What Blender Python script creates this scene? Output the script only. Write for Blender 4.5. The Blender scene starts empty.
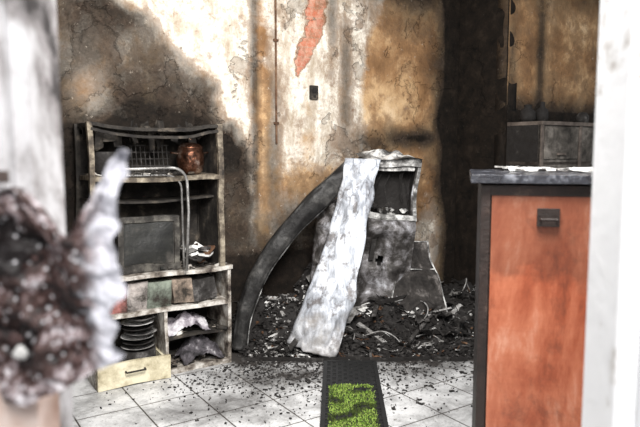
import bpy, bmesh, math, random
from mathutils import Vector, Euler, Matrix, noise
random.seed(7)
R=random.random
def U(a,b): return a+(b-a)*R()
scn=bpy.context.scene
ANG=math.atan2(.552,.834)
A=Vector((.834,.552,0)); Bd=Vector((.552,-.834,0)); W0=Vector((-1.53,3.86,0))
def sstep(a,b,x):
    t=max(0,min(1,(x-a)/(b-a))); return t*t*(3-2*t)
def lerp_tab(tab,x):
    if x<=tab[0][0]: return tab[0][1]
    for (x0,y0),(x1,y1) in zip(tab,tab[1:]):
        if x<=x1: return y0+(y1-y0)*(x-x0)/(x1-x0)
    return tab[-1][1]
def nz(x,y,z=0,s=1): return noise.noise(Vector((x*s,y*s,z*s)))
def gs(x,y,cx,cy,rx,ry): return math.exp(-((x-cx)/rx)**2-((y-cy)/ry)**2)

# ---------- materials ----------
class Mat:
    def __init__(s,name):
        s.m=bpy.data.materials.new(name); s.m.use_nodes=True
        s.nt=s.m.node_tree; s.b=s.nt.nodes['Principled BSDF']
        s.tc=s.nt.nodes.new('ShaderNodeTexCoord').outputs['Object']
    def L(s,a,b):
        if isinstance(a,bpy.types.NodeSocket): s.nt.links.new(a,b)
        else: b.default_value=a
    def map(s,scale,loc=(0,0,0)):
        n=s.nt.nodes.new('ShaderNodeMapping'); s.L(s.tc,n.inputs[0]); n.inputs['Scale'].default_value=scale; n.inputs['Location'].default_value=loc; return n.outputs[0]
    def sep(s):
        n=s.nt.nodes.new('ShaderNodeSeparateXYZ'); s.L(s.tc,n.inputs[0]); return n.outputs
    def noise(s,scale,detail=6,rough=.6,dist=0,vec=None):
        n=s.nt.nodes.new('ShaderNodeTexNoise'); s.L(vec or s.tc,n.inputs['Vector'])
        n.inputs['Scale'].default_value=scale;n.inputs['Detail'].default_value=detail
        n.inputs['Roughness'].default_value=rough;n.inputs['Distortion'].default_value=dist
        return n.outputs[0]
    def vor(s,scale,feat='F1',vec=None):
        n=s.nt.nodes.new('ShaderNodeTexVoronoi'); n.feature=feat; s.L(vec or s.tc,n.inputs['Vector']); n.inputs['Scale'].default_value=scale
        return n.outputs['Distance']
    def ramp(s,f,st):
        n=s.nt.nodes.new('ShaderNodeValToRGB'); s.L(f,n.inputs[0]); e=n.color_ramp.elements
        while len(e)<len(st): e.new(.5)
        for i,(p,c) in enumerate(st):
            e[i].position=p
            e[i].color=(c,c,c,1) if isinstance(c,(int,float)) else (*c,1)
        return n.outputs[0]
    def math(s,op,a,b=0,clamp=False):
        n=s.nt.nodes.new('ShaderNodeMath'); n.operation=op; n.use_clamp=clamp
        s.L(a,n.inputs[0]); s.L(b,n.inputs[1]); return n.outputs[0]
    def mix(s,f,a,b,mode='MIX'):
        n=s.nt.nodes.new('ShaderNodeMixRGB'); n.blend_type=mode
        s.L(f,n.inputs[0])
        s.L(a if isinstance(a,bpy.types.NodeSocket) else (*a,1),n.inputs[1])
        s.L(b if isinstance(b,bpy.types.NodeSocket) else (*b,1),n.inputs[2]); return n.outputs[0]
    def attr(s,name):
        n=s.nt.nodes.new('ShaderNodeAttribute'); n.attribute_name=name
        q=s.nt.nodes.new('ShaderNodeSeparateColor'); s.L(n.outputs['Color'],q.inputs[0]); return q.outputs
    def out(s,col,rough=.8,metal=0,bump=None,bs=.5,bd=.01,spec=.3):
        s.L(col if isinstance(col,bpy.types.NodeSocket) else (*col,1),s.b.inputs['Base Color'])
        s.L(rough,s.b.inputs['Roughness']); s.L(metal,s.b.inputs['Metallic'])
        s.b.inputs['Specular IOR Level'].default_value=spec
        if bump is not None:
            n=s.nt.nodes.new('ShaderNodeBump'); n.inputs['Strength'].default_value=bs; n.inputs['Distance'].default_value=bd
            s.L(bump,n.inputs['Height']); s.L(n.outputs[0],s.b.inputs['Normal'])
        return s.m
def burnt(name,stops,scale=8,rough=.8,metal=0,bs=.6,bd=.01,stretch=None,dist=.2,detail=8,spec=.3):
    m=Mat(name); v=m.map(stretch) if stretch else None
    n=m.noise(scale,detail,.68,dist,v)
    return m.out(m.ramp(n,stops),rough,metal,m.noise(scale*3,6,.6),bs,bd,spec)

def plain(name,c,rough=.6,metal=0,var=.35,scale=30,spec=.3):
    m=Mat(name); d=tuple(x*(1-var) for x in c)
    return m.out(m.ramp(m.noise(scale,5),[(.3,d),(.65,c)]),rough,metal,m.noise(scale*2),.3,.003,spec)

K=(.012,.010,.009)
# wall
def wall_mat(name):
    m=Mat(name); a=m.attr('mask')
    big=m.noise(3.2,12,.66,.25); fine=m.noise(9,12,.72,.1); vf=m.noise(70,6,.6)
    mid=m.noise(1,12,.70,.15,m.map((7,7,2.8),(3,1,2)))
    base=m.ramp(fine,[(.32,(.3,.24,.18)),(.42,(.58,.52,.44)),(.5,(.79,.74,.65)),(.68,(.9,.86,.79))])
    dirt=m.ramp(mid,[(.46,0),(.54,.5),(.66,.85)]); base=m.mix(dirt,base,(.34,.26,.18))
    pl=m.noise(2.3,12,.62,.2,m.map((1,1,1),(9,2,4)))
    pe=m.ramp(pl,[(.55,0),(.565,1)]); base=m.mix(m.math('MULTIPLY',pe,.75),base,m.ramp(fine,[(.35,(.22,.18,.14)),(.6,(.46,.41,.35))]))
    tan=m.ramp(m.noise(2.6,12,.62,.15,m.map((1,1,.8))),[(.30,(.12,.06,.026)),(.43,(.32,.18,.085)),(.55,(.56,.37,.2)),(.7,(.76,.58,.38))])
    tan=m.mix(m.ramp(fine,[(.5,0),(.62,.35)]),tan,(.25,.14,.07))
    n1=m.math('MULTIPLY',m.math('SUBTRACT',big,.5),1.7)
    g=m.math('ADD',a[1],n1); g=m.ramp(g,[(.34,0),(.66,1)])
    col=m.mix(g,base,tan)
    brk=m.nt.nodes.new('ShaderNodeTexBrick'); 
    cx=m.sep(); cc=m.nt.nodes.new('ShaderNodeCombineXYZ'); m.L(cx[0],cc.inputs[0]); m.L(cx[2],cc.inputs[1])
    m.L(cc.outputs[0],brk.inputs['Vector'])
    for k,v in (('Color1',(.50,.16,.09,1)),('Color2',(.40,.13,.08,1)),('Mortar',(.36,.18,.12,1))): brk.inputs[k].default_value=v
    brk.inputs['Scale'].default_value=1; brk.inputs['Brick Width'].default_value=.2; brk.inputs['Row Height'].default_value=.075; brk.inputs['Mortar Size'].default_value=.008; brk.inputs['Mortar Smooth'].default_value=.8
    n2=m.math('MULTIPLY',m.math('SUBTRACT',m.noise(9,10,.66,.2),.5),1.9)
    bk=m.math('ADD',a[2],n2); edge=m.ramp(bk,[(.30,0),(.38,1)]); bk=m.ramp(bk,[(.47,0),(.5,1)])
    bc=m.mix(m.ramp(m.noise(22,8,.7),[(.4,0),(.6,.7)]),brk.outputs[0],(.56,.36,.27))
    col=m.mix(edge,col,(.36,.26,.19)); col=m.mix(bk,col,bc)
    n3=m.math('MULTIPLY',m.math('SUBTRACT',m.noise(4.5,14,.76,.15),.5),1.5)
    s=m.math('ADD',a[0],n3,True)
    s1=m.ramp(s,[(.10,0),(.38,.5),(.66,.88),(.95,1)])
    # brown singe rim where soot is thin
    rim=m.ramp(s,[(0,0),(.15,.6),(.4,.5),(.7,0)]); col=m.mix(rim,col,(.2,.11,.055))
    sootc=m.ramp(fine,[(.35,(.010,.008,.006)),(.55,(.04,.028,.02)),(.7,(.085,.062,.045))])
    deep=m.ramp(a[0],[(.93,1),(1,.35)]); sootc=m.mix(1,sootc,deep,'MULTIPLY')
    col=m.mix(s1,col,sootc)
    fl=m.ramp(m.noise(30,9,.78,.1),[(.62,0),(.67,.75)]); col=m.mix(fl,col,(.04,.03,.022))
    wf=m.ramp(m.noise(22,10,.78,.1,m.map((1,1,1),(5,5,5))),[(.61,0),(.65,.7)]); wf=m.math('MULTIPLY',wf,m.ramp(a[0],[(.93,1),(1,.12)])); col=m.mix(wf,col,(.46,.4,.33))
    h=m.math('ADD',m.math('MULTIPLY',fine,.6),m.math('MULTIPLY',bk,-1.2)); h=m.math('ADD',h,m.math('MULTIPLY',pe,-.5))
    return m.out(col,.85,0,m.math('ADD',h,m.math('MULTIPLY',vf,.15)),.8,.025,.2)
MW=wall_mat('sooty_plaster')
# floor
def floor_mat():
    m=Mat('sooty_ceramic_tile'); a=m.attr('mask')
    b=m.nt.nodes.new('ShaderNodeTexBrick'); b.offset=0; b.squash=1; m.L(m.tc,b.inputs['Vector'])
    for k,v in (('Color1',(.78,.78,.78,1)),('Color2',(.7,.7,.7,1)),('Mortar',(.07,.06,.05,1))): b.inputs[k].default_value=v
    b.inputs['Scale'].default_value=1; b.inputs['Brick Width'].default_value=.33; b.inputs['Row Height'].default_value=.33; b.inputs['Mortar Size'].default_value=.0045; b.inputs['Mortar Smooth'].default_value=.2
    n=m.math('MULTIPLY',m.math('SUBTRACT',m.noise(3.5,14,.76,.3),.5),2.0)
    s=m.math('ADD',a[0],n,True); s=m.ramp(s,[(.06,0),(.36,.5),(.8,1)])
    col=m.mix(s,b.outputs[0],(.035,.03,.027))
    fl=m.ramp(m.noise(40,9,.78,.4),[(.56,0),(.64,.75)]); col=m.mix(fl,col,(.05,.043,.037))
    return m.out(col,m.ramp(s,[(0,.28),(1,.85)]),0,m.math('ADD',b.outputs[1],m.noise(60,4)),.2,.003,.4)
MF=floor_mat()
char=burnt('char_black',[(.35,K),(.6,(.02,.018,.017)),(.75,(.07,.065,.06))],14)
chard=burnt('char_grey',[(.35,K),(.52,(.035,.032,.03)),(.7,(.16,.15,.145))],16)
ash=burnt('ash_grey',[(.3,(.07,.065,.06)),(.5,(.24,.23,.22)),(.7,(.6,.59,.58))],18)
whitech=burnt('white_flake',[(.3,(.25,.24,.23)),(.5,(.66,.65,.63)),(.7,(.85,.84,.82))],18)
rust=burnt('rust_brown',[(.3,(.03,.018,.01)),(.5,(.11,.055,.03)),(.7,(.24,.15,.09))],14)
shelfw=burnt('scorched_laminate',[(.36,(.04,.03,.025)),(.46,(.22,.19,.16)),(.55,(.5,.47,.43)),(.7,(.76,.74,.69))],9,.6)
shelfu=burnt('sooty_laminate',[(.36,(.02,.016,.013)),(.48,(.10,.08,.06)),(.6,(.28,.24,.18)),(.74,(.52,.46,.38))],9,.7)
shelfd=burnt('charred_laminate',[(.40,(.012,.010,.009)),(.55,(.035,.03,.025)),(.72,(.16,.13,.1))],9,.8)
metal=burnt('heat_stained_steel',[(.3,(.08,.075,.07)),(.5,(.28,.27,.26)),(.65,(.55,.54,.52))],12,.42,.6)
cream=burnt('cream_drawer',[(.36,(.16,.13,.08)),(.46,(.5,.44,.3)),(.6,(.76,.7,.52))],6,.5)

# ---------- geometry builder ----------
class B:
    def __init__(s): s.v=[];s.f=[];s.mi=[]
    def add(s,vs,fs,m=0,M=None):
        o=len(s.v)
        s.v+= [ (M@Vector(v)) if M else Vector(v) for v in vs]
        s.f+=[tuple(i+o for i in f) for f in fs]; s.mi+=[m]*len(fs)
    def box(s,c,d,rot=(0,0,0),m=0,jit=0):
        x,y,z=[k/2 for k in d]
        vs=[(sx*x,sy*y,sz*z) for sz in(-1,1) for sy in(-1,1) for sx in(-1,1)]
        if jit: vs=[tuple(q*(1+U(-jit,jit)) for q in v) for v in vs]
        fs=[(0,2,3,1),(4,5,7,6),(0,1,5,4),(2,6,7,3),(0,4,6,2),(1,3,7,5)]
        s.add(vs,fs,m,Matrix.Translation(c)@Euler(rot).to_matrix().to_4x4())
    def bx(s,x0,x1,y0,y1,z0,z1,m=0): s.box(((x0+x1)/2,(y0+y1)/2,(z0+z1)/2),(x1-x0,y1-y0,z1-z0),m=m)
    def lathe(s,prof,c,n=28,m=0,rot=(0,0,0)):
        vs=[];fs=[]
        for r,z in prof:
            for i in range(n):
                t=i/n*math.tau; vs.append((r*math.cos(t),r*math.sin(t),z))
        for j in range(len(prof)-1):
            for i in range(n):
                k=(i+1)%n; fs.append((j*n+i,j*n+k,(j+1)*n+k,(j+1)*n+i))
        s.add(vs,fs,m,Matrix.Translation(c)@Euler(rot).to_matrix().to_4x4())
    def tube(s,pts,r,m=0,n=8):
        pts=[Vector(p) for p in pts]; vs=[];fs=[]
        for i,p in enumerate(pts):
            d=(pts[min(i+1,len(pts)-1)]-pts[max(i-1,0)]).normalized()
            up=Vector((0,0,1)) if abs(d.z)<.9 else Vector((1,0,0))
            e=d.cross(up).normalized(); f=d.cross(e)
            for k in range(n):
                t=k/n*math.tau; vs.append(p+e*r*math.cos(t)+f*r*math.sin(t))
        for i in range(len(pts)-1):
            for k in range(n):
                q=(k+1)%n; fs.append((i*n+k,i*n+q,(i+1)*n+q,(i+1)*n+k))
        fs.append(tuple(range(n))); fs.append(tuple(range((len(pts)-1)*n,len(pts)*n)))
        s.add(vs,fs,m)
    def sheet(s,fn,nu,nv,m=0,keep=None):
        vs=[fn(i/nu,j/nv) for j in range(nv+1) for i in range(nu+1)]
        fs=[(j*(nu+1)+i,j*(nu+1)+i+1,(j+1)*(nu+1)+i+1,(j+1)*(nu+1)+i) for j in range(nv) for i in range(nu) if keep is None or keep((i+.5)/nu,(j+.5)/nv)]
        s.add(vs,fs,m)
    def blob(s,c,r,sc=(1,1,1),m=0,amp=.4,n=7,fr=1.3):
        sd=U(0,100); vs=[];fs=[]; h=n//2+2
        rot=Euler((U(0,3),U(0,3),U(0,3))).to_matrix() if amp>.2 else Matrix.Identity(3)
        for j in range(h+1):
            ph=math.pi*j/h
            for i in range(n):
                t=math.tau*i/n; d=Vector((math.sin(ph)*math.cos(t),math.sin(ph)*math.sin(t),math.cos(ph)))
                q=1+amp*noise.noise(d*fr+Vector((sd,sd,0)))*1.6
                d=rot@(d*q*r); vs.append((c[0]+d.x*sc[0],c[1]+d.y*sc[1],c[2]+d.z*sc[2]))
        for j in range(h):
            for i in range(n):
                k=(i+1)%n; fs.append((j*n+i,(j+1)*n+i,(j+1)*n+k,j*n+k))
        s.add(vs,fs,m)
    def obj(s,name,mats,loc=(0,0,0),rz=0,bevel=0,smooth=False,solid=0,rot=None,warp=None):
        me=bpy.data.meshes.new(name); me.from_pydata([tuple(v) for v in s.v],[],s.f); me.update()
        for m in mats: me.materials.append(m)
        me.polygons.foreach_set('material_index',s.mi)
        if smooth: me.polygons.foreach_set('use_smooth',[True]*len(s.f))
        if warp:
            amp,fr,seg=warp
            bm=bmesh.new(); bm.from_mesh(me)
            for _ in range(4):
                ed=[e for e in bm.edges if e.calc_length()>seg]
                if not ed: break
                bmesh.ops.subdivide_edges(bm,edges=ed,cuts=1,use_grid_fill=True)
            for v in bm.verts:
                v.co+=noise.noise_vector(v.co*fr)*amp
            bm.to_mesh(me); bm.free()
        o=bpy.data.objects.new(name,me); scn.collection.objects.link(o); o.location=loc; o.rotation_euler=rot or (0,0,rz)
        if solid:
            q=o.modifiers.new('s','SOLIDIFY'); q.thickness=solid; q.offset=0
        if bevel:
            q=o.modifiers.new('b','BEVEL'); q.width=bevel; q.segments=2; q.limit_method='ANGLE'
        return o
def setmask(o,fn):
    me=o.data; at=me.color_attributes.new('mask','FLOAT_COLOR','POINT')
    buf=[]
    for v in me.vertices:
        r=fn(v.co); buf+= [r[0],r[1],r[2],1]
    at.data.foreach_set('color',buf)

# ---------- walls ----------
def wall(name,x0,x1,h,org,rz,fn,step=.025,th=.12):
    b=B(); nu=max(2,int((x1-x0)/step)); nv=int(h/step)
    b.sheet(lambda u,v:Vector((x0+(x1-x0)*u,.008*nz(u*(x1-x0)*4,v*h*4),h*v)),nu,nv)
    b.bx(x0,x1,.014,th,0,h)
    o=b.obj(name,[MW],org,rz,smooth=True); setmask(o,fn); return o
arc=[(.4,1.34),(1.0,1.28),(1.4,1.19),(1.58,1.09),(1.78,.94),(2.0,.76),(2.24,.52),(2.34,.34),(2.5,.12)]
def wmask(co):
    t,z=co.x,co.z
    te=lerp_tab(arc,z)
    w=nz(t,z,3,4)*.12+nz(t,z,8,13)*.05
    inside=sstep(te+.13+w,te-.13+w,t)
    s=inside*(.50+.18*sstep(.7,.2,t)+.5*gs(t,z,.65,1.6,.8,.3)+.36*sstep(1.65,1.4,z)+.28*gs(t,z,.3,2.3,.5,.2))
    s=s*(1-.8*gs(t,z,.12,1.80,.13,.17))
    s=max(s,.66*gs(t,z,1.27,1.9,.035,3),.6*gs(t,z,1.42,1.2,.07,.8))
    s=max(s,sstep(2.85,3.25,t+ .10*nz(t,z,0,3))*1.3, 1.0*gs(t,z,2.9,2.8,.6,.38))
    s=max(s,1.05*gs(t,z,2.85,1.50,.5,.10),.75*gs(t,z,2.35,1.45,.3,.12))
    s=max(s,1.2*sstep(1.0,.5,z)*sstep(2.85,2.3,t))  # low wall: soot, plus the shadow behind the wreckage painted into the mask
    s=max(s,.7*gs(t,z,2.45,.9,.5,.35),.85*gs(t,z,1.75,.85,.5,.25),.55*gs(t,z,2.08,1.9,.06,.6),.5*gs(t,z,1.95,2.5,.05,.5))
    s=s*(1-.95*gs(t,z,2.98,.62,.2,.36))
    g=sstep(2.15,2.42,t+.06*nz(t,z,9,3)-.15*sstep(2.1,2.7,z))*1.0
    g=max(g,.62*gs(t,z,1.75,1.1,.6,.45),.74*gs(t,z,1.33,1.6,.1,2),.42*inside)
    g=g*(1-1.0*gs(t,z,2.98,.6,.2,.36))
    g=max(g,.17)
    cx=lerp_tab([(1.8,1.6),(1.95,1.62),(2.15,1.70),(2.3,1.77),(2.5,1.80),(3,1.8)],z); hw=lerp_tab([(1.95,0),(2.05,.06),(2.3,.08),(3,.10)],z)
    k=.68*(sstep(hw+.07,hw-.04,abs(t-cx)) if z>1.93 else 0)
    return (s,g,k)
wall('wall_back',-1.0,3.44,3.0,W0,ANG,wmask)
C1=W0+A*3.32
wall('wall_right',0.012,.56,3.0,C1,-math.pi/2+ANG,lambda c:(1.7-.6*gs(c.x,c.z,.56,2.6,.06,.9),.8,0))  # near-black mask: soot, with the corner's shade painted in as well
C2=C1+Bd*.56
def jm(c):
    t,z=c.x,c.z
    s=1.3*sstep(1.95,1.6,z)+.8*gs(t,z,.42,2.2,.06,.5)+.5*sstep(2.5,2.9,z)+.4*gs(t,z,.05,2,.05,1)
    return (min(s,1.3)*.95+.16,.95,0)
wall('wall_partition',0.0,2.2,3.0,C2,ANG,jm)
C3=W0-A*1.0
wall('wall_left',-1.4,0,3.0,C3,math.pi/2+ANG,lambda c:(.7,.5,0))
b=B(); n=110
b.sheet(lambda u,v:Vector((-4+12*u,-5+12*v,0)),n,n)
b.bx(-4,8,-5,7,-.1,-.004)
fl=b.obj('floor',[MF],(0,0,0),ANG)
Rm=Matrix.Rotation(ANG,3,'Z')
def fmask(co):
    p=Rm@co; x,y=p.x,p.y
    s=sstep(3.8,4.12,y+.1*nz(x,y,0,4))*1.1
    s=max(s,.85*gs(x,y,-.25,3.75,.45,.22),.55*gs(x,y,-.5,3.3,.45,.3),.65*gs(x,y,.6,3.85,.5,.18),.19)
    return (s,0,0)
setmask(fl,fmask)
b=B(); b.bx(-1.0,5.4,-1.6,.1,3.0,3.1); o=b.obj('ceiling',[MW],W0,ANG); setmask(o,lambda c:(.9,.5,0))

b=B(); b.tube([(1.44,-.012,z) for z in (1.45,2.0,2.6,3.0)],.008); 
for z in (1.6,2.2,2.7): b.box((1.44,-.012,z),(.04,.012,.015))
b.obj('wall_conduit',[rust],W0,ANG)
b=B(); b.box((1.77,-.012,1.84),(.07,.024,.105)); b.box((1.77,-.027,1.855),(.03,.01,.04),m=1); b.box((1.77,-.027,1.81),(.02,.008,.02),m=1)
b.obj('light_switch',[shelfd,char],W0,ANG,bevel=.004)

# ---------- shelf unit ----------
SO=Vector((-1.31,3.53,0))
b=B()
b.bx(0,.022,0,.38,0,.64); b.bx(.848,.87,0,.38,0,.64,0); b.bx(.42,.44,.01,.37,0,.42)
b.bx(.02,.85,0,.38,.0,.035); b.bx(.02,.85,0,.38,.405,.43); b.bx(-.01,.88,-.01,.385,.625,.65)
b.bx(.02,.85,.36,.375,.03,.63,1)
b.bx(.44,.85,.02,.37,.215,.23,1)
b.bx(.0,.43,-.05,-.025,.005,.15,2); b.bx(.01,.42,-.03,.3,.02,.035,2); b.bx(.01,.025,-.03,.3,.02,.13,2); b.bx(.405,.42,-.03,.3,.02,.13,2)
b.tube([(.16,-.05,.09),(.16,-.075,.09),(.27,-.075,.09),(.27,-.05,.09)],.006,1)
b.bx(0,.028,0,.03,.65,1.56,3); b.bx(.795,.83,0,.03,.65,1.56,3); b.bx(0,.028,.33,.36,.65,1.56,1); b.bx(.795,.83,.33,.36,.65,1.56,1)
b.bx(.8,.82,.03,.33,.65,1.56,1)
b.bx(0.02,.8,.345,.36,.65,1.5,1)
def warpboard(z,y0,y1,sag,thk,m):
    nn=16
    for i in range(nn):
        x0=.02+.78*i/nn; x1=.02+.78*(i+1)/nn; zz=z-sag*math.sin(math.pi*(i+.5)/nn)+.003*nz(i,z,0,.9)
        b.box(((x0+x1)/2,(y0+y1)/2,zz),(x1-x0+.004,y1-y0,thk),(0,sag*math.cos(math.pi*(i+.5)/nn)*4,0),m=m)
warpboard(1.235,0,.35,.012,.028,3)
warpboard(1.55,.0,.35,.03,.02,1)
warpboard(1.10,.1,.35,.02,.012,1)
warpboard(1.52,-.004,.012,.045,.016,1)
for i in range(30):
    b.box((U(.05,.78),U(.05,.3),1.53-U(0,.08)),(U(.03,.1),.006,U(.03,.12)),(U(-.4,.4),U(-.5,.5),U(0,1)),m=1,jit=.3)
for i in range(190):
    zz,x0,x1=random.choice([(1.25,.04,.78),(1.25,.04,.5),(.652,.6,.8),(.652,.03,.12),(.432,.45,.84),(.04,.46,.84),(.235,.46,.84)])
    b.box((U(x0,x1),U(.03,.3),zz+.006),(U(.01,.06),U(.008,.04),U(.004,.02)),(U(-.3,.3),U(-.3,.3),U(0,3)),m=random.choice([1,1,1,0]),jit=.3)
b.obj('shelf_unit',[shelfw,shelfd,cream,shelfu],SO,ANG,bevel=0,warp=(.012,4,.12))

b=B()
b.bx(.0,.38,0,.03,0,.34); b.bx(.02,.36,.03,.14,.015,.325)
b.sheet(lambda u,v:Vector((.04+.3*u,-.004-.012*(1-(2*u-1)**2)*(1-(2*v-1)**2),.05+.25*v)),10,10,1)
b.bx(.0,.38,-.012,0,0,.04,0);b.bx(.0,.38,-.012,0,.305,.34,0);b.bx(.0,.035,-.012,0,.04,.305,0);b.bx(.345,.38,-.012,0,.04,.305,0)
b.bx(.08,.3,.14,.24,.05,.28)
b.box((.31,-.018,.02),(.03,.014,.014),m=1); b.box((.26,-.018,.02),(.03,.014,.014),m=1)
M=SO+A*.17-Bd*.07
b.obj('charred_television',[burnt('melted_grey_plastic',[(.38,(.015,.014,.012)),(.52,(.04,.036,.032)),(.7,(.15,.14,.12))],9,.6),burnt('sooty_glass',[(.35,(.010,.010,.010)),(.55,(.022,.022,.02)),(.75,(.1,.09,.08))],5,.45,spec=.4)],(M.x,M.y,.656),ANG,warp=(.012,6,.08))
b=B()
def arcp(c,r,a0,a1,n=8): return [(c[0]+r*math.cos(a0+(a1-a0)*i/n),c[1],c[2]+r*math.sin(a0+(a1-a0)*i/n)) for i in range(n+1)]
b.tube([(.03,.05,.98),(.09,.05,1.22)]+arcp((.17,.05,1.22),.07,math.pi,math.pi/2)+[(.45,.05,1.295)]+arcp((.47,.05,1.2),.095,math.pi/2,0)+[(.57,.05,1.02),(.55,.05,.66)],.009)
b.tube([(.03,.12,1.0),(.1,.12,1.2)]+arcp((.17,.12,1.19),.06,math.pi,math.pi/2)+[(.44,.12,1.25)]+arcp((.47,.12,1.16),.085,math.pi/2,0)+[(.56,.12,.66)],.007)
for i in range(7): b.tube([(.16+.05*i,.05,1.295),(.16+.05*i,.12,1.25)],.004)
b.tube([(.03,.05,.98),(.03,.12,1.0)],.006)
b.obj('tubular_metal_rack',[metal],SO-Bd*(-.10),ANG,smooth=True)
b=B()
for i in range(9): b.tube([(.30+.028*i,.16,1.258),(.30+.028*i,.19,1.43)],.003)
for j in range(5): b.tube([(.29,.16+.0075*j,1.262+.042*j),(.54,.16+.0075*j,1.262+.042*j)],.003)
b.obj('wire_oven_shelf',[chard],SO,ANG)
copper=burnt('scorched_copper',[(.38,(.03,.015,.01)),(.52,(.2,.09,.055)),(.66,(.62,.48,.4))],10,.2,.9)
b=B()
b.lathe([(0,0),(.06,0),(.078,.02),(.088,.07),(.086,.13),(.078,.165),(.084,.17),(.08,.172),(.072,.165),(.078,.12),(.06,.01),(0,.006)],(0,0,0),36)
b.lathe([(.08,.172),(.06,.19),(.02,.2),(.012,.2),(.012,.215),(.02,.222),(0,.226)],(0,0,0),30)
b.tube([(-.085,0,.13),(-.12,0,.135),(-.12,.03,.135),(-.085,.03,.13)],.006); b.tube([(.085,0,.13),(.12,0,.135),(.12,.03,.135),(.085,.03,.13)],.006)
P=SO+A*.66-Bd*.13
b.obj('cooking_pot',[copper],(P.x,P.y,1.25),ANG,smooth=True)
b=B(); b.lathe([(0,0),(.07,0),(.085,.02),(.09,.14),(.085,.143),(.082,.02),(0,.01)],(0,0,0),30)
b.tube([(.09,0,.11),(.13,0,.11),(.13,0,.05),(.088,0,.04)],.006)
P=SO+A*.14-Bd*.16
b.obj('blackened_saucepan',[char],(P.x,P.y,1.249),ANG,smooth=True)
b=B()
cols=[0,2,1,3,4,2]
x=.04
ws=[.16,.12,.15,.13,.17]
for i,w in enumerate(ws):
    b.box((x+w/2,.13,.515+U(-.01,.01)),(w-.002,.2,.165+U(-.02,.01)),(U(-.04,.04),U(-.08,.08),U(-.06,.06)),m=cols[i],jit=.06); x+=w+.003
def bc(n,c): return burnt(n,[(.38,(.03,.025,.02)),(.5,tuple(k*.5 for k in c)),(.62,c)],9)
b.obj('burnt_food_cartons',[bc('carton_red',(.42,.17,.15)),bc('carton_green',(.24,.27,.22)),bc('carton_cream',(.48,.43,.4)),bc('carton_brown',(.36,.28,.22)),chard],SO,ANG,warp=(.02,7,.05))
b=B()
for i in range(30): b.box((.62+U(0,.14),.14+U(-.08,.1),.67+U(0,.11)),(U(.04,.12),U(.03,.1),U(.003,.02)),(U(-.6,.6),U(-.6,.6),U(0,3)),m=random.choice([0,1,1,1,2,3]),jit=.1)
b.obj('burnt_papers',[whitech,chard,rust,ash],SO,ANG,warp=(.02,9,.05))
b=B()
for i in range(7):
    z=.16+.03*i+U(0,.006); b.lathe([(0,z),(.05,z),(.1-.004*i%3,z+.018),(.103,z+.021),(.05,z+.006),(0,z+.005)],(.3+U(-.012,.012),.14,0),28,m=[0,1,2][i%3])
b.lathe([(0,.036),(.09,.036),(.1,.09),(.1,.16),(0,.16)],(.3,.14,0),28,m=1)
b.obj('stack_of_plates',[ash,chard,whitech],SO,ANG,smooth=True)
def cloth(name,c,rx,ry,h,mat,seed):
    b=B()
    def f(u,v):
        x=(u-.5)*2;y=(v-.5)*2
        q=max(0,1-(x*x+y*y)*.62)
        z=h*q*(.75+.5*nz(x,y,seed,2.2))+.02*abs(nz(x,y,seed+4,6))
        return Vector((c[0]+x*rx*(1+.15*nz(x,y,seed,2)),c[1]+y*ry,c[2]+max(.002,z)))
    b.sheet(f,36,36); return b.obj(name,[mat],SO,ANG,smooth=True,solid=.004)
cloth('crumpled_cloth',(.60,.13,.232),.14,.09,.15,burnt('lilac_cloth',[(.38,(.05,.04,.05)),(.5,(.3,.27,.3)),(.64,(.7,.68,.7))],9),3)
cloth('crumpled_cloth',(.68,.11,.037),.14,.1,.16,burnt('grey_cloth',[(.4,(.02,.018,.02)),(.55,(.1,.09,.1)),(.7,(.6,.58,.58))],12),9)

# ---------- debris pile ----------
def wp(t,d,z): p=W0+A*t+Bd*d; return Vector((p.x,p.y,z))
def dmax(t): return max(.02,(.552*t-.27)/.834)
def hgt(t,q):
    H=lerp_tab([(1.0,.12),(1.2,.46),(1.8,.50),(2.4,.40),(3.2,.24)],t)
    e=(1-q)**.85*H*(.75+1.1*nz(t,q*dmax(t),1,3.3))+.05*abs(nz(t,q*dmax(t),5,12))*(1-q)**.3
    return max(.004,e)
b=B()
b.sheet(lambda u,v: wp(1.0+2.28*u,.04+v*(dmax(1.0+2.28*u)-.04),hgt(1.0+2.28*u,v)),90,60)
for i in range(7500):
    t=U(1.0,3.25); q=U(0.04,1.06); d=q*dmax(t); z=hgt(t,min(1,q))
    am=max(0,nz(t,d,20,2.8)-.08)
    m=random.choices([0,1,2,3,4],[60,24,3+am*130,1.5+am*50,3])[0]
    p=wp(t,d,z); k=R()
    if k<.4: b.blob(p+Vector((0,0,.004)),U(.004,.02),(1,1,.8),m=m,n=5)
    elif k<.68: b.box(p+Vector((0,0,.012)),(U(.02,.13),U(.004,.014),U(.003,.01)),(U(-.4,.4),U(-.5,.5),U(0,6)),m=m,jit=.25)
    else: b.box(p+Vector((0,0,.01)),(U(.01,.055),U(.01,.04),.0025),(U(-.8,.8),U(-.8,.8),U(0,6)),m=m,jit=.5)
for i in range(46):
    t=U(1.3,3.1); q=U(.1,.85); p=wp(t,max(.25,q*dmax(t)),hgt(t,q)+.03)
    b.box(p,(U(.15,.42),U(.012,.035),U(.01,.025)),(U(-.3,.3),U(-.4,.4),U(0,6)),m=random.choice([0,0,0,1,1,1,0,2]),jit=.15)
for i in range(34):
    t=U(1.4,3.1); q=U(.15,.9); p=wp(t,max(.2,q*dmax(t)),hgt(t,q)); a=U(0,6.28); L=U(.12,.35); hh=U(.04,.16)
    pts=[p+Vector((math.cos(a+.8*math.sin(3*s))*L*(s-.5),math.sin(a+.8*math.sin(3*s))*L*(s-.5),.01+hh*math.sin(math.pi*s))) for s in [k/10 for k in range(11)]]
    b.tube(pts,U(.002,.005),random.choice([0,1,2]),5)
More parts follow.
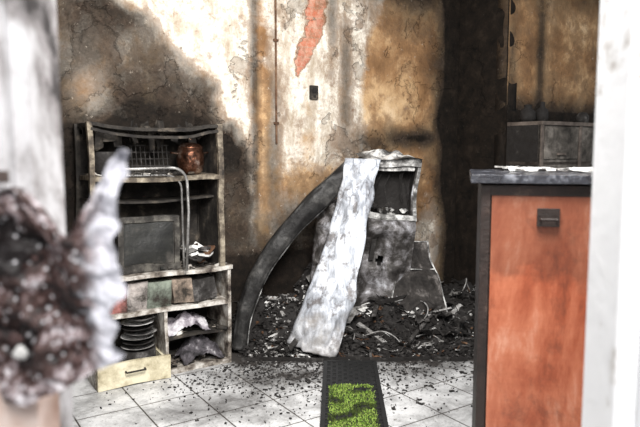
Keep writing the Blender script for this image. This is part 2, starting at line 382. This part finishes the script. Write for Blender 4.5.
for i in range(24):
    t=U(1.5,3.0); q=U(.2,.9); p=wp(t,max(.22,q*dmax(t)),hgt(t,q)+.03); sd=U(0,50); e=Euler((U(-.7,.7),U(-.7,.7),U(0,6))).to_matrix(); w_,h_=U(.05,.13),U(.05,.11)
    b.sheet(lambda u,v:p+e@Vector(((u-.5)*w_*2,(v-.5)*h_*2,.05*nz(u*2,v*2,sd,1.5))),8,8,random.choice([1,2,1,0,3]))
b.obj('charred_debris_pile',[char,chard,ash,whitech,rust])
b=B()
for i in range(3600):
    x=random.gauss(-.05,.6); y=4.15-abs(random.gauss(0,.42))
    if x<-1.25 or x>1.3 or y<2.9: continue
    if (Vector((x,y,0))-SO).dot(A)<.95 and (Vector((x,y,0))-SO).dot(Bd)<.06: continue
    k=U(.3,1)**2
    b.box((x,y,.004),(U(.004,.03)*k,U(.004,.018)*k,U(.002,.008)),(U(-.15,.15),U(-.15,.15),U(0,6)),m=random.choice([0,0,0,1,1,2]),jit=.3)
b.obj('scattered_char_flakes',[char,chard,ash])
b=B()
for i in range(14):
    x=-.52+1.5*i/14; b.box((x+.055,4.03+.012*math.sin(i*1.3)+.02*i/14,.012),(.115,.022,.02),(0,U(-.03,.03),U(-.04,.04)),m=0 if i%4 else 1,jit=.06)
b.obj('charred_wooden_batten',[char,chard])

# ---------- fridge carcass ----------
def steel_sheet():
    m=Mat('burnt_enamel_sheet'); v=m.map((12,12,2.0))
    a=m.noise(1,10,.68,.2,v); c=m.noise(6,12,.74,.2)
    col=m.ramp(a,[(.30,(.14,.14,.155)),(.42,(.36,.38,.42)),(.52,(.66,.69,.75)),(.66,(.9,.92,.95))])
    f=m.ramp(c,[(.53,0),(.61,.75),(.8,.95)]); col=m.mix(f,col,(.09,.07,.06))
    z=m.sep(); top=m.ramp(m.math('ADD',z[2],m.math('MULTIPLY',m.math('SUBTRACT',c,.5),1.2)),[(.05,.7),(.3,0),(.98,0)])
    col=m.mix(top,col,(.2,.17,.14))
    return m.out(col,.5,.1,m.noise(20),.5,.012,.4)
MS=steel_sheet()
body=burnt('burnt_fridge_steel',[(.38,(.012,.010,.009)),(.48,(.05,.045,.042)),(.57,(.2,.19,.195)),(.68,(.66,.67,.71))],6,.55,.2,detail=12)
bodyl=burnt('ash_covered_rim',[(.38,(.03,.027,.024)),(.49,(.19,.185,.18)),(.60,(.68,.67,.65))],9,.6,.1)
b=B()
W,D,H=.41,.40,1.36
b.bx(0,.04,0,D,0,H); b.bx(W-.04,W,0,D,0,H); b.bx(.04,W-.04,0,D,H-.045,H,2); b.bx(.04,W-.04,0,D,H-.42,H-.39,2); b.bx(.04,W-.04,D-.03,D,0,H-.04,1)
b.bx(.0,W,-.012,0,H-.045,H+.012,2); b.bx(-.0,.03,-.012,0,H-.42,H-.05,2); b.bx(W-.028,W,-.012,0,H-.42,H-.05,2); b.bx(0,W,-.012,0,H-.43,H-.385,2)
b.bx(.045,.06,.02,.04,H-.38,H-.05,2); b.bx(.045,W-.05,.02,.04,H-.075,H-.05,2)
b.bx(.04,W-.04,.16,.18,H-.39,H-.045,1)
for i in range(5):
    x=U(.06,W-.06); b.tube([(x,U(.05,.12),H-.05),(x+U(-.03,.03),U(.05,.12),H-U(.1,.2)),(x+U(-.06,.06),U(.05,.1),H-U(.22,.36))],.003,1,5)
for i in range(30): b.blob((U(.06,W-.06),U(.03,.14),H-.385+U(0,.05)),U(.01,.03),m=random.choice([1,1,2]),n=5)
b.sheet(lambda u,v:Vector((.03+(W-.06)*u,-.005+.10*nz(u*W,v,2,5)-.0,.02+(H-.45)*v)),24,40,0,keep=lambda u,v: nz(u,v*2.2,31,3.2)<.45)
b.bx(.02,W-.02,.12,.14,.02,H-.45,1)
b.bx(.08,.11,-.03,-.0,.6,.85,1)
b.sheet(lambda u,v:Vector((-.07+(W+.07)*u,-.06+.34*v,H+.012+.05*math.sin(math.pi*u)*math.sin(math.pi*v)*(1+1.5*nz(u,v,0,5)))),20,12,2)
o=b.obj('burnt_refrigerator',[body,char,bodyl],(.215,4.50,.0),0,rot=(math.radians(-2),math.radians(6),math.radians(6)),warp=(.035,3.2,.09))
def table_sheet(name,left,right,mat,curv,nv=40,nu=16,dent=.02,seed=1,rag=0):
    b=B()
    def ev(tab,v):
        x=v*(len(tab)-1); i=min(int(x),len(tab)-2); f=x-i
        def P(k): return Vector(tab[max(0,min(len(tab)-1,k))])
        p0,p1,p2,p3=P(i-1),P(i),P(i+1),P(i+2)
        return .5*((2*p1)+(p2-p0)*f+(2*p0-5*p1+4*p2-p3)*f*f+(3*p1-p0-3*p2+p3)*f**3)
    def f(u,v):
        p=ev(left,v).lerp(ev(right,v),u)
        p.y-=curv*math.sin(math.pi*u)+dent*nz(u,v*3,seed,3)+dent*.4*nz(u,v*3,seed,9); p.x+=rag*nz(u,v,seed,9); return p
    b.sheet(f,nu,nv); return b.obj(name,[mat],smooth=True,solid=.006)
table_sheet('buckled_refrigerator_door',
 [(.18,4.45,1.345),(.15,4.36,1.18),(.09,4.32,.93),(-.01,4.27,.62),(-.13,4.22,.32),(-.235,4.17,.08)],
 [(.43,4.43,1.335),(.38,4.33,1.16),(.33,4.27,.9),(.27,4.2,.58),(.20,4.13,.28),(.10,4.06,.015)],MS,.05,dent=.045,rag=.02,nv=70,nu=26)
table_sheet('crumpled_steel_sheet',
 [(-.02,4.52,.98),(-.06,4.5,.6),(-.1,4.4,.15)],[(.2,4.5,1.1),(.14,4.42,.6),(.05,4.36,.1)],body,.04,seed=4,dent=.08)
cm=burnt('scorched_channel_steel',[(.40,(.010,.009,.009)),(.54,(.028,.027,.026)),(.68,(.1,.095,.09)),(.82,(.3,.29,.28))],6,.5,.3)
b=B()
path=[(.22,4.42,1.27),(.08,4.38,1.15),(-.07,4.36,1.01),(-.27,4.33,.79),(-.43,4.28,.55),(-.53,4.23,.29),(-.57,4.18,.03)]
def sp(x):
    i=min(int(x),len(path)-2); f=x-i
    P=lambda k:Vector(path[max(0,min(len(path)-1,k))])
    p0,p1,p2,p3=P(i-1),P(i),P(i+1),P(i+2)
    return .5*((2*p1)+(p2-p0)*f+(2*p0-5*p1+4*p2-p3)*f*f+(3*p1-p0-3*p2+p3)*f**3)
prof=[(-.085,.06),(-.08,0),(-.04,-.012),(.03,-.012),(.06,0),(.065,.05)]
def chf(u,v):
    x=v*(len(path)-1); p=sp(x); d=(sp(min(x+.05,len(path)-1))-sp(max(0,x-.05))).normalized()
    e=Vector((0,-1,0)); w=d.cross(e).normalized()
    k=u*(len(prof)-1); i=min(int(k),len(prof)-2); f=k-i
    a=prof[i][0]*(1-f)+prof[i+1][0]*f; c=prof[i][1]*(1-f)+prof[i+1][1]*f
    s=1.0-.3*v+.15*nz(0,v,0,5)
    return p+w*a*s+Vector((0,1,0))*(c+.02*nz(u,v*4,0,3))
b.sheet(chf,20,50)
b.tube([chf(0,k/30)+Vector((0,-.008,0)) for k in range(31)],.006,1,6)
b.obj('charred_curved_panel',[cm,bodyl],solid=.006,smooth=True)
b=B()
q=[Vector((.60,4.66,.72)),Vector((.80,4.72,.71)),Vector((.95,4.52,.20)),Vector((.53,4.45,.18))]
b.sheet(lambda u,v:(q[0].lerp(q[1],u)).lerp(q[3].lerp(q[2],u),v)+Vector((0,.04*nz(u,v,3,4),0)),14,18)
b.tube([q[0],q[1],q[2],q[3],q[0]],.008,1)
b.tube([q[0].lerp(q[3],.4)+Vector((0,-.01,0)),q[1].lerp(q[2],.4)+Vector((0,-.01,0))],.005,1)
b.obj('burnt_oven_door',[burnt('panel_char',[(.4,K),(.55,(.04,.035,.032)),(.68,(.2,.18,.17)),(.8,(.5,.5,.5))],8),bodyl],warp=(.03,5,.08))

# ---------- right cabinet ----------
def wood():
    m=Mat('red_brown_veneer'); v=m.map((3,3,.9)); n=m.noise(2.0,12,.7,.3,v)
    g=m.map((1.5,1.5,30)); gn=m.noise(2,5,.6,.3,g)
    col=m.ramp(n,[(.3,(.13,.03,.014)),(.42,(.32,.078,.034)),(.53,(.47,.155,.08)),(.66,(.66,.36,.25))])
    col=m.mix(m.math('MULTIPLY',gn,.35),col,(.15,.035,.016))
    d=m.ramp(m.noise(5,12,.78,.2),[(.53,0),(.66,.5)]); col=m.mix(d,col,(.06,.024,.016))
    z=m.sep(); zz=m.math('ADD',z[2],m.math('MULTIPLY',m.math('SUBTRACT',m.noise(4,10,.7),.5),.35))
    col=m.mix(m.ramp(zz,[(0,.1),(.95,.05),(1.0,.5)]),col,(.04,.018,.012))  # darker toward the top: lighting gradient painted into the veneer colour
    return m.out(col,.34,0,gn,.15,.003,.45)
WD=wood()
b=B()
b.bx(0,1.1,.0,.5,.0,1.285,1); b.bx(.035,1.1,-.012,.0,.03,1.25,0); b.bx(0,.03,-.016,.0,0,1.285,1); b.bx(.03,1.1,-.016,.0,1.25,1.285,1)
b.bx(.0,1.1,-.01,0,0,.03,1)
b.bx(-.035,1.15,-.045,.55,1.292,1.32,2)
b.box((.215,-.02,1.18),(.07,.012,.06),m=1); b.tube([(.19,-.02,1.175),(.19,-.045,1.175),(.24,-.045,1.175),(.24,-.02,1.175)],.005,1)
CR=math.radians(-13)
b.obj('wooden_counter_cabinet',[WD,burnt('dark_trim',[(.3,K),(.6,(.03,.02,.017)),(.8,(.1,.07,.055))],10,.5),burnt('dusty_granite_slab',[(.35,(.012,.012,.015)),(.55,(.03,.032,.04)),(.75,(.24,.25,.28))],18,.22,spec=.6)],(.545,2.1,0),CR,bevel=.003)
b=B()
for i in range(70): b.box((U(.08,.8),U(.2,.5),.0+U(0,.005)),(U(.01,.07),U(.01,.05),U(.003,.008)),(U(-.08,.08),U(-.08,.08),U(0,6)),m=random.choice([0,0,1]),jit=.3)
b.obj('fallen_plaster_chips',[whitech,ash],(.545,2.1,1.327),CR)

# ---------- rear cabinet ----------
b=B()
b.bx(0.0,1.5,-.34,-.32+.0,.9,1.6,1); b.bx(0.0,.02,-.34,-.01,.0,1.6,0); b.bx(0,1.5,-.36,-.01,1.6,1.63,2)
b.bx(0,1.5,-.34,-.01,1.28,1.31,2); b.bx(.02,1.5,-.33,-.31,0,.9,0)
for x in (.0,.5,1.0): b.bx(x,x+.03,-.355,-.34,.0,1.6,2)
b.bx(.05,.48,-.352,-.34,1.33,1.58,1)
b.bx(.2,.3,-.372,-.352,1.36,1.38,2)
b.obj('scorched_kitchen_cabinet',[char,burnt('scorched_grey_door',[(.38,(.02,.017,.014)),(.52,(.08,.07,.06)),(.72,(.28,.25,.22))],5),burnt('sooty_edge',[(.35,(.04,.03,.025)),(.65,(.17,.14,.12))],8)],C2,ANG,bevel=.003)
b=B(); b.lathe([(0,0),(.05,0),(.065,.03),(.06,.08),(.03,.11),(.03,.13),(.036,.135),(0,.14)],(0,0,0),24)
p=C2+A*.07+Bd*.16; b.obj('clay_jar',[char],(p.x,p.y,1.632),0,smooth=True)
b=B(); b.lathe([(0,0),(.045,0),(.05,.05),(.045,.1),(.02,.12),(.02,.16),(0,.165)],(0,0,0),24)
p=C2+A*.2+Bd*.2; b.obj('glass_bottle',[char],(p.x,p.y,1.632),0,smooth=True)
b=B(); b.lathe([(0,0),(.05,0),(.055,.06),(.035,.09),(0,.1)],(0,0,0),24)
p=C2+A*.75+Bd*.2; b.obj('clay_jar',[chard],(p.x,p.y,1.632),0,smooth=True)

# ---------- mat ----------
b=B()
mw,ml=.31,1.4
nx,ny=9,40
for i in range(nx+1):
    x=mw*i/nx; b.box((x,ml/2,.008),(.012,ml,.014))
for j in range(ny+1):
    y=ml*j/ny; b.box((mw/2,y,.008),(mw,.012,.012))
for j in range(ny):
    for i in range(nx):
        if (i+j)%2: b.box((mw*(i+.5)/nx,ml*(j+.5)/ny,.007),(.022,.022,.01),(0,0,.78))
b.bx(-.018,.006,0,ml,0,.02);b.bx(mw-.006,mw+.018,0,ml,0,.02);b.bx(0,mw,ml-.01,ml+.014,0,.02)
for i in range(18000):
    x=U(.025,mw-.03); y=U(.0,1.03)
    lim=1.0+.08*nz(x,0,2,12)
    n_=nz(x,y,7,8)
    if y>lim or n_<-.45 or (y>.9 and n_<.0): continue
    h=U(.012,.024); a=U(0,6.28); w=.0022; lx,ly=U(-.01,.01),U(-.01,.01)
    dx,dy=math.cos(a)*w,math.sin(a)*w
    b.add([(x-dx,y-dy,.008),(x+dx,y+dy,.008),(x+lx+dx*.6,y+ly+dy*.6,h),(x+lx-dx*.6,y+ly-dy*.6,h)],[(0,1,2,3)],random.choice([1,2,2,3]) if n_>-.2 else 3)
b.obj('grass_door_mat',[plain('black_rubber',(.02,.02,.02),.6),plain('turf_green',(.17,.32,.035),.7),plain('turf_lime',(.38,.52,.11),.7),plain('turf_scorched',(.07,.1,.02),.8)],(.006,2.58,.002),math.radians(-1.5))

# ---------- foreground door frame ----------
def paint(name,stops,sc): return burnt(name,stops,sc,.6,0,.3,detail=10)
fr=paint('scorched_white_paint',[(.36,(.05,.045,.045)),(.43,(.3,.28,.28)),(.5,(.58,.57,.58)),(.7,(.78,.78,.8))],4)
pk=paint('pinkish_bare_wood',[(.3,(.3,.17,.12)),(.5,(.6,.46,.4)),(.7,(.78,.7,.66))],6)
dk=paint('scorched_wood',[(.4,(.02,.016,.015)),(.55,(.12,.09,.08)),(.7,(.5,.46,.45))],8)
b=B()
b.bx(-.62,-.425,.78,.93,0,3.0,0); b.bx(-.425,-.405,.80,.93,0,3.0,0); b.bx(-.405,-.383,.83,.93,0,3.0,0)
b.bx(-.445,-.43,.768,.78,1.3,3,2)
b.bx(-.425,-.365,.775,.84,0,1.16,1)
b.bx(-.50,-.425,.770,.78,0,1.13,1)
b.bx(-.50,-.385,.765,.772,1.36,1.375,2)
b.obj('door_frame',[fr,pk,dk])
b=B(); b.bx(-1.8,-.62,.82,.95,0,3.0); b.obj('wall_front_left',[fr])
b=B(); b.bx(.545,1.9,1.0,1.16,0,3.0); b.bx(.505,.545,1.03,1.16,0,3.0); 
b.obj('wall_front_right',[paint('white_wall_paint',[(.33,(.25,.19,.16)),(.39,(.66,.64,.62)),(.44,(.86,.86,.87)),(.7,(.9,.9,.91))],5)],bevel=.006)
def peelmat():
    m=Mat('blistered_charred_paint'); v=m.vor(75); n=m.noise(11,12,.76,.2)
    col=m.ramp(n,[(.44,(.010,.007,.007)),(.51,(.07,.035,.03)),(.555,(.35,.29,.3)),(.62,(.85,.84,.87))])
    f=m.ramp(v,[(.12,1),(.25,0)]); col=m.mix(m.math('MULTIPLY',f,.6),col,(.85,.83,.86))
    x=m.sep(); e=m.ramp(m.math('ADD',m.math('MULTIPLY',x[0],-1),m.math('MULTIPLY',m.math('SUBTRACT',n,.5),.12)),[(.265,.85),(.28,0)]) 
    col=m.mix(e,col,(.66,.66,.72))
    return m.out(col,.5,0,v,.6,.01)
b=B()
rt=[(1.085,-.36),(1.10,-.335),(1.115,-.305),(1.135,-.265),(1.155,-.24),(1.19,-.247),(1.24,-.236),(1.30,-.245),(1.345,-.238),(1.395,-.225)]
lt=[(1.085,-.40),(1.13,-.42),(1.2,-.50)]
def pf(u,v):
    z=1.085+.355*v
    x1=lerp_tab(rt,z)+.012*nz(0,z,0,50)
    x0=lerp_tab(lt,z)
    x=x0+(x1-x0)*u
    top=1.345+.05*sstep(.8,1.0,u)-.06*gs(u,0,.72,0,.12,1)+.07*sstep(.5,.1,u)+.025*nz(u,0,3,9)
    zz=min(z,top+.004*v)
    return Vector((x,.762-.03*u+.022*nz(x,z,1,22)+.01*nz(x,z,5,60),zz))
b.sheet(pf,90,110,0)
for i in range(34):
    z=U(1.13,1.30); x=U(-.45,lerp_tab(rt,z)-.03); b.blob((x,.746,z),U(.003,.009),(1,.4,1),m=random.choice([0,1,1,2]),n=9)
b.obj('peeling_door_lining',[peelmat(),burnt('char_blister',[(.35,(.02,.012,.012)),(.55,(.11,.06,.055)),(.7,(.5,.46,.48))],30,.5),whitech],smooth=True)

# ---------- light ----------
w=bpy.data.worlds.new('w'); scn.world=w; w.use_nodes=True
bg=w.node_tree.nodes['Background']; bg.inputs[0].default_value=(.92,.96,1,1); bg.inputs[1].default_value=.58
def area(loc,tgt,size,power,col):
    l=bpy.data.lights.new('area','AREA'); l.size=size; l.energy=power; l.color=col
    o=bpy.data.objects.new('daylight_area',l); scn.collection.objects.link(o); o.location=loc
    o.rotation_euler=(Vector(tgt)-Vector(loc)).to_track_quat('-Z','Y').to_euler()
area((.3,1.5,2.9),(-.1,4.6,.8),1.1,205,(1,.98,.95))
area((.3,-.6,2.6),(0,1.6,1.0),1.0,65,(1,.98,.96))
cam=bpy.data.cameras.new('cam'); co=bpy.data.objects.new('camera',cam); scn.collection.objects.link(co)
co.location=(0,0,1.4); co.rotation_euler=(math.radians(90-5.8),0,0); cam.lens=35; cam.sensor_width=36
cam.dof.use_dof=True; cam.dof.focus_distance=4.5; cam.dof.aperture_fstop=3.4
scn.camera=co
scn.view_settings.view_transform='Standard'
